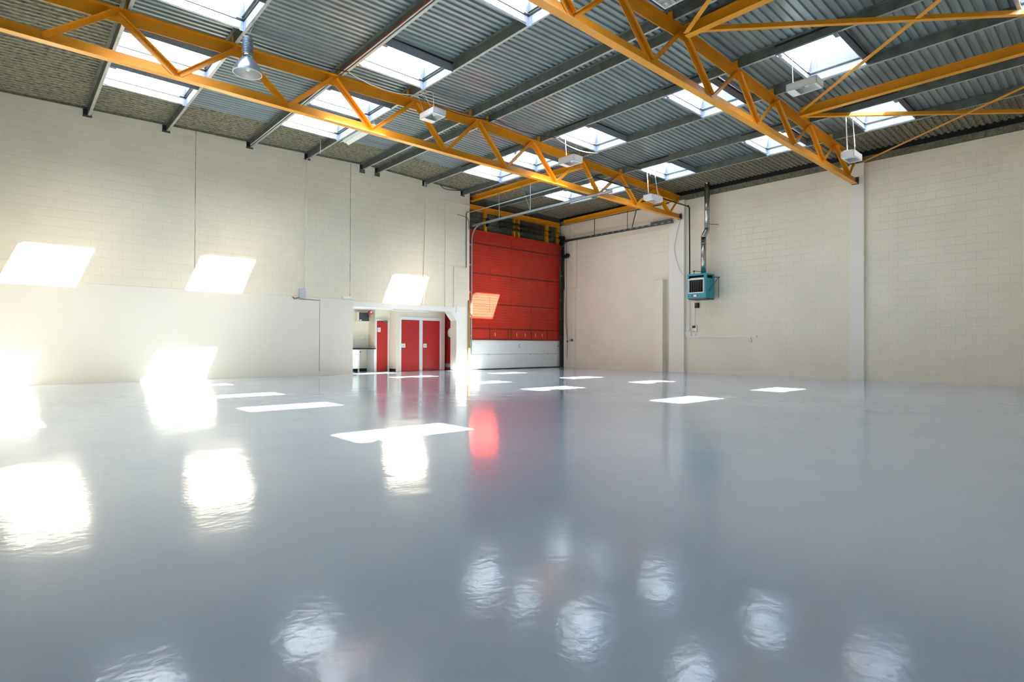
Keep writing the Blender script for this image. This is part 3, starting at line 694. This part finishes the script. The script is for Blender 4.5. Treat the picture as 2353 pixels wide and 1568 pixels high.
# gas pipe: rises beside the door, crosses the bay, follows the far truss, drops to the heater
gp = thing('gas_pipe', 'black and grey gas pipe from the door corner along the truss to the heater', 'pipe', (13.6, YG-.05, 4.0))
part('riser', MB().tube([(13.57, YG-.03, 4.06), (13.56, YG-.03, 6.22), (13.62, YG-.06, 6.26)], .017, 8), 'dark_steel', gp, smooth=True)
part('crossing_pipe', MB().tube([(13.62, YG-.06, 6.26), (13.70, 17.6, 6.27), (13.70, 11.47, 6.29)], .020, 8), 'track_steel', gp, smooth=True)
part('truss_pipe', MB().tube([(13.70, 11.47, 6.29), (13.78, 11.42, 6.29), (19.18, 11.42, 6.29)], .022, 8), 'black_metal', gp, smooth=True)
part('drop_pipe', MB().tube([(19.16, 11.42, 6.29), (19.22, 11.40, 6.27), (19.23, 11.38, 6.2), (19.23, 11.36, 3.70), (18.95, 10.98, 3.66)], .024, 8), 'black_metal', gp, smooth=True)
part('elbow', MB().lathe([(0, 6.25), (.035, 6.26), (.035, 6.32), (0, 6.33)], 19.19, 11.41, 12), 'black_metal', gp)
bc = thing('bracket_arm', 'thin dark bracket with a cable left of the loading door', 'bracket', (13.3, YG-.03, 5.9))
part('arm', MB().tube([(13.12, YG-.03, 6.10), (13.5, YG-.03, 6.07), (13.62, YG-.03, 6.04), (13.68, YG-.03, 5.9), (13.69, YG-.03, 5.6)], .011, 6), 'dark_steel', bc)

# ------------------------------------------------------------------ heater on the right wall
hx0, hx1, hy0, hy1, hz0, hz1 = 18.56, 19.17, 10.33, 11.06, 2.74, 3.62
ht = thing('unit_heater', 'teal gas unit heater with a louvred white framed outlet on the side wall', 'heater', ((hx0+hx1)/2, (hy0+hy1)/2, hz0))
cs = MB().box(hx0+.021, hx1, hy0+.021, hy1-.021, hz0, hz0+.02).box(hx0+.021, hx1, hy0+.021, hy1-.021, hz1-.03, hz1-.002).box(hx1-.03, hx1-.002, hy0+.021, hy1-.021, hz0+.02, hz1-.03)
cs.box(hx0+.021, hx1, hy0, hy0+.02, hz0, hz1-.161).box(hx0+.021, hx1, hy1-.02, hy1, hz0, hz1).box(hx0+.021, hx0+.10, hy0, hy0+.02, hz1-.16, hz1-.051).box(hx1-.14, hx1, hy0, hy0+.02, hz1-.16, hz1-.051).box(hx0+.021, hx1, hy0, hy0+.02, hz1-.05, hz1)
part('casing', cs, 'teal', ht)
fp = MB().box(hx0, hx0+.02, hy0, hy1, hz0, hz0+.20).box(hx0, hx0+.02, hy0, hy1, hz1-.06, hz1).box(hx0, hx0+.02, hy0, hy0+.08, hz0+.201, hz1-.061).box(hx0, hx0+.02, hy1-.06, hy1, hz0+.201, hz1-.061)
part('front_panel', fp, 'teal', ht)
part('inner_shell', MB().box(hx0+.14, hx0+.16, hy0+.03, hy1-.03, hz0+.05, hz1-.05), 'gap_shade', ht)
oy0, oy1, oz0, oz1 = hy0+.09, hy1-.045, hz0+.21, hz0+.66
part('outlet_frame', MB().box(hx0-.03, hx0+.02, oy0-.035, oy1+.0, oz0-.03, oz0-.001).box(hx0-.03, hx0+.02, oy0-.035, oy1, oz1+.001, oz1+.04).box(hx0-.03, hx0+.02, oy0-.035, oy0, oz0, oz1).box(hx0-.03, hx0+.02, oy1-.03, oy1, oz0, oz1), 'white_gloss', ht, 'white outlet frame')
part('heat_shield', MB().box(hx0+.01, hx0+.13, hy0+.10, hy1-.10, oz1+.05, oz1+.075), 'reflector', ht)
for k in range(8):
    y = oy0+.03+(oy1-oy0-.08)*k/7
    part('louvre', MB().quadbox([(hx0-.01, y, oz0), (hx0+.07, y+.04, oz0), (hx0+.07, y+.045, oz0), (hx0-.01, y+.005, oz0), (hx0-.01, y, oz1), (hx0+.07, y+.04, oz1), (hx0+.07, y+.045, oz1), (hx0-.01, y+.005, oz1)]), 'track_steel', ht)
for zz in (oz1-.06, oz1-.13): part('cross_bar', MB().box(hx0-.015, hx0-.008, oy0, oy1-.03, zz, zz+.012), 'dark_steel', ht)
lb = part('label_strip', MB().box(hx0-.006, hx0, hy0+.30, hy0+.56, hz0+.06, hz0+.12), 'brown_label', ht)
part('label_plate', MB().box(hx0-.009, hx0-.006, hy0+.36, hy0+.48, hz0+.055, hz0+.125), 'paper', lb)
part('burner_pan', MB().box(hx0+.03, hx1, hy0+.02, hy1-.02, hz0-.04, hz0), 'dark_steel', ht)
part('bracket', MB().tube([(18.75, hy0-.02, 2.98), (19.36, hy0-.05, 3.52)], .010, 6).tube([(19.1, hy0+.02, 3.52), (19.37, hy0-.1, 3.52)], .014, 6).tube([(19.37, hy0-.06, 3.56), (19.37, hy0-.06, 2.76)], .008, 6), 'dark_steel', ht)
part('valve', MB().tube([(18.92, 11.0, 3.62), (18.92, 11.0, 3.78)], .012, 6).lathe([(0, 3.74), (.03, 3.75), (.03, 3.79), (0, 3.80)], 18.92, 11.0, 8).tube([(18.92, 11.0, 3.77), (18.98, 10.55, 3.70)], .010, 6), 'black_metal', ht)
fl_ = thing('flue', 'shiny steel flue pipe rising from the heater through the roof', 'flue pipe', (19.0, 10.62, 3.62))
part('lower_tube', MB().tube([(18.92, 10.62, 3.622), (18.92, 10.62, 4.98)], .095, 20), 'chrome', fl_, smooth=True)
part('offset_bend', MB().tube([(18.92, 10.62, 4.96), (18.95, 10.61, 5.06), (19.03, 10.57, 5.20), (19.05, 10.56, 5.30)], .098, 20), 'chrome', fl_, smooth=True)
part('upper_tube', MB().tube([(19.05, 10.56, 5.28), (19.05, 10.56, 6.98)], .095, 20), 'chrome', fl_, smooth=True)
for (x, y, z) in ((18.92, 10.62, 4.75), (19.05, 10.56, 5.45), (19.05, 10.56, 5.95)): part('collar', MB().tube([(x, y, z-.02), (x, y, z+.02)], .102, 20), 'chrome', fl_, smooth=True)
part('clamp', MB().tube([(19.05, 10.5, 5.45), (19.36, 10.28, 5.45)], .012, 6), 'dark_steel', fl_)
XW = XR-.035
tm = thing('thermostat', 'small black control box below the teal heater', 'control box', (XW, 11.14, 2.44))
part('case', MB().box(XR-.09, XR, 11.05, 11.20, 2.44, 2.63), 'black_metal', tm, bevel=.008)
part('dial', MB().tube([(XR-.09, 11.13, 2.56), (XR-.11, 11.13, 2.56)], .03, 12), 'dark_steel', tm)
pipe('heater_cable', [(XW-.1, 11.40, 2.72), (XW, 11.42, 2.6), (XW, 11.43, 1.78)], .012, 'grey_plastic', 'thin grey cable from the heater down to the white socket', 'cable')
pipe('heater_cable', [(XW-.35, 11.22, 2.70), (XW-.02, 11.225, 2.62), (XW, 11.225, 1.80)], .012, 'white_plastic', 'thin white cable from the heater down to the timer', 'cable')
sp = thing('fused_spur', 'white double socket box on the trunking below the heater', 'socket', (XW, 11.47, 1.40))
part('case', MB().box(XR-.06, XR, 11.37, 11.60, 1.40, 1.57), 'white_plastic', sp, bevel=.006)
part('plug', MB().box(XR-.12, XR-.02, 11.41, 11.52, 1.58, 1.72), 'white_plastic', sp, bevel=.01)
tmr = thing('heater_timer', 'white heater timer with dark display and orange button', 'timer', (XW, 11.25, 1.40))
part('case', MB().box(XR-.07, XR, 11.13, 11.30, 1.52, 1.79), 'white_plastic', tmr, bevel=.006)
part('display', MB().box(XR-.076, XR-.07, 11.17, 11.30, 1.69, 1.78), 'black_metal', tmr)
part('button', MB().box(XR-.076, XR-.07, 11.17, 11.27, 1.54, 1.58), 'orange_led', tmr)
part('outlet', MB().box(XR-.05, XR, 11.18, 11.29, 1.40, 1.49), 'white_plastic', tmr, bevel=.006)
trk = thing('trunking', 'long white plastic trunking fixed low on the side wall', 'trunking', (XW, 10.2, 1.33))
part('duct', MB().box(XR-.05, XR, 8.90, 11.61, 1.335, 1.385), 'white_plastic', trk)
part('end_cap', MB().box(XR-.056, XR, 8.87, 8.91, 1.325, 1.40), 'white_plastic', trk)
sw = thing('isolator', 'small round white isolator hanging below the end of the trunking', 'switch', (XW, 9.1, 1.16))
part('drop', MB().box(XR-.03, XR, 9.08, 9.11, 1.25, 1.34), 'white_plastic', sw)
part('case', MB().tube([(XR-.06, 9.095, 1.215), (XR, 9.095, 1.215)], .055, 16), 'white_plastic', sw, smooth=True)
ps = thing('push_switch', 'small grey push switch on the low pier beside the loading door', 'switch', (XR-.18, 17.3, 1.2))
part('case', MB().box(XR-.24, XR-.16, 17.22, 17.36, 1.20, 1.29), 'dark_steel', ps, bevel=.008)
part('button', MB().box(XR-.245, XR-.24, 17.26, 17.32, 1.225, 1.265), 'white_plastic', ps)
pipe('corner_conduit', [(XR-.04, 17.13, 5.9), (XR-.04, 17.13, 3.64), (XR-.19, 17.18, 3.3), (XR-.19, 17.28, 3.28), (XR-.19, 17.29, 1.29)], .010, 'cream_smooth', 'thin cream conduit in the corner above the push switch', 'conduit')
pipe('loop_cable', [(XR-.16, 11.75, 5.9), (XR-.16, 11.95, 5.2), (XR-.16, 12.02, 4.7), (XR-.16, 11.85, 4.1), (XR-.16, 11.66, 3.75), (XR-.12, 11.5, 3.66)], .010, 'grey_plastic', 'loose grey cable looping from the far truss end to the heater', 'cable')

# ------------------------------------------------------------------ lamps
def box_light(x0, x1, y0, y1, z0, z1, zr, label, wires, lamp_side):
    t = thing('flood_light', label, 'light', ((x0+x1)/2, (y0+y1)/2, z0), 'box flood lights hung from the purlins')
    th = .006; w = .05
    c = MB().box(x0, x1, y0, y0+th, z0, z1).box(x0, x1, y1-th, y1, z0, z1).box(x0, x0+th, y0, y1, z0, z1).box(x1-th, x1, y0, y1, z0, z1).box(x0, x1, y0, y1, z1-th, z1)
    part('housing', c, 'white_plastic', t)
    lx = (x1-x0) > (y1-y0)
    m = MB()
    if lx: m.box(x0+th, x0+.16, y0, y1, z0, z0+.006).box(x1-.06, x1-th, y0, y1, z0, z0+.006).box(x0+.161, x1-.061, y0, y0+.03, z0, z0+.006).box(x0+.161, x1-.061, y1-.03, y1, z0, z0+.006)
    else: m.box(x0, x1, y0, y0+.06, z0, z0+.006).box(x0, x1, y1-.16, y1, z0, z0+.006).box(x0, x0+.03, y0+.061, y1-.161, z0, z0+.006).box(x1-.03, x1, y0+.061, y1-.161, z0, z0+.006)
    part('rim', m, 'white_plastic', t)
    part('reflector', MB().quadbox([(x0+.03, y0+.05, z0+.01), (x1-.03, y0+.05, z0+.01), (x1-.03, y1-.1, z0+.01), (x0+.03, y1-.1, z0+.01), (x0+.09, y0+.1, z1-.02), (x1-.09, y0+.1, z1-.02), (x1-.09, y1-.16, z1-.02), (x0+.09, y1-.16, z1-.02)][4:] + [(x0+.09, y0+.1, z1-.012), (x1-.09, y0+.1, z1-.012), (x1-.09, y1-.16, z1-.012), (x0+.09, y1-.16, z1-.012)]), 'reflector', t)
    xm, ym = (x0+x1)/2, (y0+y1)/2
    part('lamp', MB().lathe([(0, z0+.035), (.03, z0+.04), (.042, z0+.075), (.03, z0+.11), (.02, z1-.012), (0, z1-.012)], xm, ym-.05, 12), 'white_gloss', t, smooth=True)
    part('lamp_holder', MB().tube([(xm-.02, ym+.1, z1-.02), (xm-.02, ym+.08, z0+.07), (xm, ym, z0+.06)], .008, 6), 'dark_steel', t)
    part('gear_tray', MB().box(x0+.05, x1-.05, y0+.05, y1-.05, z1, z1+.025), 'galv', t)
    for (wx, wy, px, py, rr) in wires: part('suspension_wire', MB().tube([(wx, wy, z1), (px, py, zr)], rr, 6), 'white_plastic', t)
    return t
box_light(7.30, 7.66, 10.84, 11.42, 6.36, 6.50, roof(7.2)-PD, 'white box flood light hanging nearest the second rooflight column', [(7.45, 11.10, 7.24, 11.20, .004), (7.4, 11.35, 7.24, 11.45, .004)], 0)
box_light(11.65, 12.02, 10.43, 11.02, 6.135, 6.31, roof(11.63)-PD, 'white box flood light in front of the far truss beside the middle rooflight', [(11.70, 10.75, 11.68, 10.80, .009), (11.85, 10.5, 11.70, 10.45, .003)], 0)
box_light(15.52, 16.16, 10.53, 10.86, 5.77, 5.94, roof(15.55)-PD, 'white box flood light hanging at the right end of the far truss', [(15.66, 10.75, 15.62, 10.80, .014), (15.95, 10.58, 15.66, 10.56, .010)], 0)
box_light(11.72, 12.08, 4.20, 4.78, 6.165, 6.31, roof(11.63)-PD, 'white box flood light at the upper right beside the yellow diagonal brace', [(11.76, 4.66, 11.70, 4.66, .005), (11.9, 4.25, 11.70, 4.22, .003)], 0)
box_light(15.58, 16.19, 4.715, 5.02, 5.745, 5.905, roof(15.55)-PD, 'white box flood light on white rods at the right end of the near truss', [(15.70, 4.90, 15.63, 4.92, .012), (15.80, 4.76, 15.66, 4.78, .010)], 0)
pipe('lamp_lead', [(7.24, 11.52, 6.99), (7.27, 11.46, 6.93), (7.33, 11.38, 6.96), (7.42, 11.2, 6.99), (7.46, 11.1, 6.9), (7.47, 11.08, 6.52)], .007, 'white_plastic', 'curly white lead dropping to the box light near the second rooflight column', 'cable')
pipe('lamp_lead', [(11.70, 4.70, 6.95), (11.74, 4.73, 6.88), (11.80, 4.70, 6.86), (11.78, 4.60, 6.92)], .010, 'white_plastic', 'white looped lead beside the upper right rooflight', 'cable')
pipe('lamp_lead', [(15.60, 10.9, 6.86), (15.66, 10.75, 6.9), (15.72, 10.68, 6.86), (15.70, 10.72, 6.6)], .008, 'white_plastic', 'white lead at the purlin above the right end of the far truss', 'cable')
# bell shaped high bay lamp
bx, by, bz = 3.32, 11.03, 6.02
bell = thing('high_bay_lamp', 'silver bell shaped high bay lamp hanging on chains at the left', 'light', (bx, by, bz))
outer = []; inner = []
for k in range(11):
    a = k/10; rr = .245*math.sqrt(max(0, 1-(1-(1-a))**2.3))
    rr = .065+(.245-.065)*math.sin((1-a)*math.pi/2)**0.85
    outer.append((rr, bz+.30*a)); inner.append((max(rr-.006, .02), bz+.30*a*.98))
part('shade', MB().lathe(outer, bx, by, 40), 'alu_shell', bell, smooth=True)
part('shade_lining', MB().lathe(inner, bx, by, 40), 'reflector', bell, smooth=True)
part('rim', MB().lathe([(.247, bz-.006), (.252, bz), (.247, bz+.008), (.238, bz+.004), (.240, bz-.006), (.247, bz-.006)], bx, by, 40), 'white_gloss', bell, smooth=True)
part('bulb', MB().lathe([(0, bz+.05), (.03, bz+.055), (.055, bz+.10), (.05, bz+.16), (.025, bz+.24), (.02, bz+.29)], bx, by, 16), 'white_gloss', bell, smooth=True)
part('collar', MB().lathe([(.07, bz+.29), (.095, bz+.30), (.095, bz+.345), (.07, bz+.35)], bx, by, 24), 'chrome', bell, smooth=True)
prof = [(0, bz+.345), (.088, bz+.345)]
for k in range(9): prof += [(.094, bz+.36+.03*k), (.094, bz+.375+.03*k), (.084, bz+.38+.03*k), (.084, bz+.387+.03*k)]
prof += [(.092, bz+.64), (.085, bz+.66), (0, bz+.66)]
part('gear_housing', MB().lathe(prof, bx, by, 28), 'alu_grey', bell)
for (px, py) in ((3.30, 11.35), (3.34, 10.75)):
    n = 16
    for k in range(n):
        a = Vector((bx, by, bz+.66)).lerp(Vector((px, py, roof(3.3)-PD)), k/n); b_ = Vector((bx, by, bz+.66)).lerp(Vector((px, py, roof(3.3)-PD)), (k+.85)/n)
        part('chain_link', MB().tube([a, b_], .006 if k % 2 else .009, 5), 'galv', bell)
# fluorescent batten under the fourth purlin
zb4 = roof(7.2)-PD
ft = thing('fluorescent_batten', 'long cream fluorescent batten with reflector below a left rooflight', 'light', (7.3, 14.6, zb4-.14))
part('spine', MB().box(7.27, 7.34, 13.65, 15.45, zb4-.07, zb4-.005), 'white_plastic', ft)
part('reflector', MB().quadbox([(7.16, 13.65, zb4-.13), (7.17, 13.65, zb4-.13), (7.17, 15.45, zb4-.13), (7.16, 15.45, zb4-.13), (7.27, 13.65, zb4-.06), (7.28, 13.65, zb4-.06), (7.28, 15.45, zb4-.06), (7.27, 15.45, zb4-.06)]).quadbox([(7.44, 13.65, zb4-.13), (7.45, 13.65, zb4-.13), (7.45, 15.45, zb4-.13), (7.44, 15.45, zb4-.13), (7.33, 13.65, zb4-.06), (7.34, 13.65, zb4-.06), (7.34, 15.45, zb4-.06), (7.33, 15.45, zb4-.06)]), 'white_plastic', ft)
part('tube', MB().tube([(7.305, 13.7, zb4-.10), (7.305, 15.4, zb4-.10)], .019, 12), 'white_gloss', ft, smooth=True)
part('pull_cord', MB().tube([(6.8, 15.9, 6.98), (6.8, 15.9, 6.55)], .007, 6), 'white_plastic', ft)
# louvred lamp at the top
lz = 6.95
lv = thing('louvred_light', 'louvred fluorescent light fitting at the top edge beside the ridge', 'light', (8.32, 4.95, lz))
part('housing', MB().box(8.02, 8.62, 4.39, 5.59, lz+.05, lz+.11), 'white_plastic', lv)
part('frame', MB().box(8.02, 8.05, 4.39, 5.59, lz, lz+.05).box(8.59, 8.62, 4.39, 5.59, lz, lz+.05).box(8.05, 8.59, 4.39, 4.42, lz, lz+.05).box(8.05, 8.59, 5.56, 5.59, lz, lz+.05), 'white_gloss', lv)
for k in range(9): part('louvre_blade', MB().box(8.05, 8.59, 4.50+k*.12, 4.506+k*.12, lz+.005, lz+.045), 'reflector', lv)
for k in range(3): part('louvre_rail', MB().box(8.18+k*.14, 8.186+k*.14, 4.42, 5.56, lz+.005, lz+.045), 'reflector', lv)
for yh in (4.5, 5.5): part('hanger', MB().tube([(8.5, yh, lz+.11), (9.08, yh, roof(9.1)-.1)], .006, 6), 'dark_steel', lv)

# ------------------------------------------------------------------ cables strung across the purlins
def sag(pa, pb, drop, n=12):
    pa, pb = Vector(pa), Vector(pb)
    return [pa.lerp(pb, k/n)-Vector((0, 0, drop*4*(k/n)*(1-k/n))) for k in range(n+1)]
zp = lambda x: roof(x)-PD-.012
c1 = sag((3.36, 11.42, zp(3.3)), (5.5, 11.42, zp(5.45)), .06)
tag(MB().tube(c1, .010, 6).build('lighting_cable', 'black_metal'), 'black lighting cable strung between the second and third purlins', 'cable', 'cables strung between purlins')
c2 = sag((5.5, 11.42, zp(5.45)), (7.25, 11.50, zp(7.2)), .12)
tag(MB().tube(c2, .010, 6).build('lighting_cable', 'white_plastic'), 'white cable sagging below the second rooflight column', 'cable', 'cables strung between purlins')
c3 = sag((7.25, 11.50, zp(7.2)), (9.70, 11.45, zp(9.7)), .14)+sag((9.70, 11.45, zp(9.7)), (11.68, 11.15, zp(11.63)), .10)[1:]
tag(MB().tube(c3, .010, 6).build('lighting_cable', 'black_metal'), 'black lighting cable sagging across the ridge purlins', 'cable', 'cables strung between purlins')
c4 = sag((11.68, 11.15, zp(11.63)), (13.45, 11.05, zp(13.4)), .13)
tag(MB().tube(c4, .010, 6).build('lighting_cable', 'white_plastic'), 'white cable sagging beneath the middle right rooflight', 'cable', 'cables strung between purlins')
c5 = sag((13.45, 11.05, zp(13.4)), (15.60, 10.95, zp(15.55)), .06)
tag(MB().tube(c5, .010, 6).build('lighting_cable', 'black_metal'), 'black lighting cable reaching the box light at the right end of the far truss', 'cable', 'cables strung between purlins')
# detector
dt = thing('smoke_detector', 'small round detector under a purlin in front of the rooflight behind the far truss', 'detector', (11.66, 12.86, 6.86))
part('base', MB().lathe([(0, 6.95), (.05, 6.95), (.05, 6.97), (0, 6.97)], 11.68, 12.86, 14), 'grey_plastic', dt)
part('head', MB().lathe([(0, 6.88), (.03, 6.89), (.045, 6.92), (.045, 6.95), (0, 6.95)], 11.68, 12.86, 14), 'white_plastic', dt, smooth=True)
rc = thing('purlin_conduit', 'thin red and white conduit clipped along the third purlin', 'conduit', (5.42, 9.0, roof(5.45)-PD))
part('white_pipe', MB().tube([(5.43, 17.7, roof(5.45)-PD+.03), (5.43, .2, roof(5.45)-PD+.03)], .012, 6), 'white_plastic', rc)
part('red_cable', MB().tube([(5.425, 12.4, roof(5.45)-PD+.055), (5.425, .2, roof(5.45)-PD+.055)], .009, 6), 'siren_red', rc)
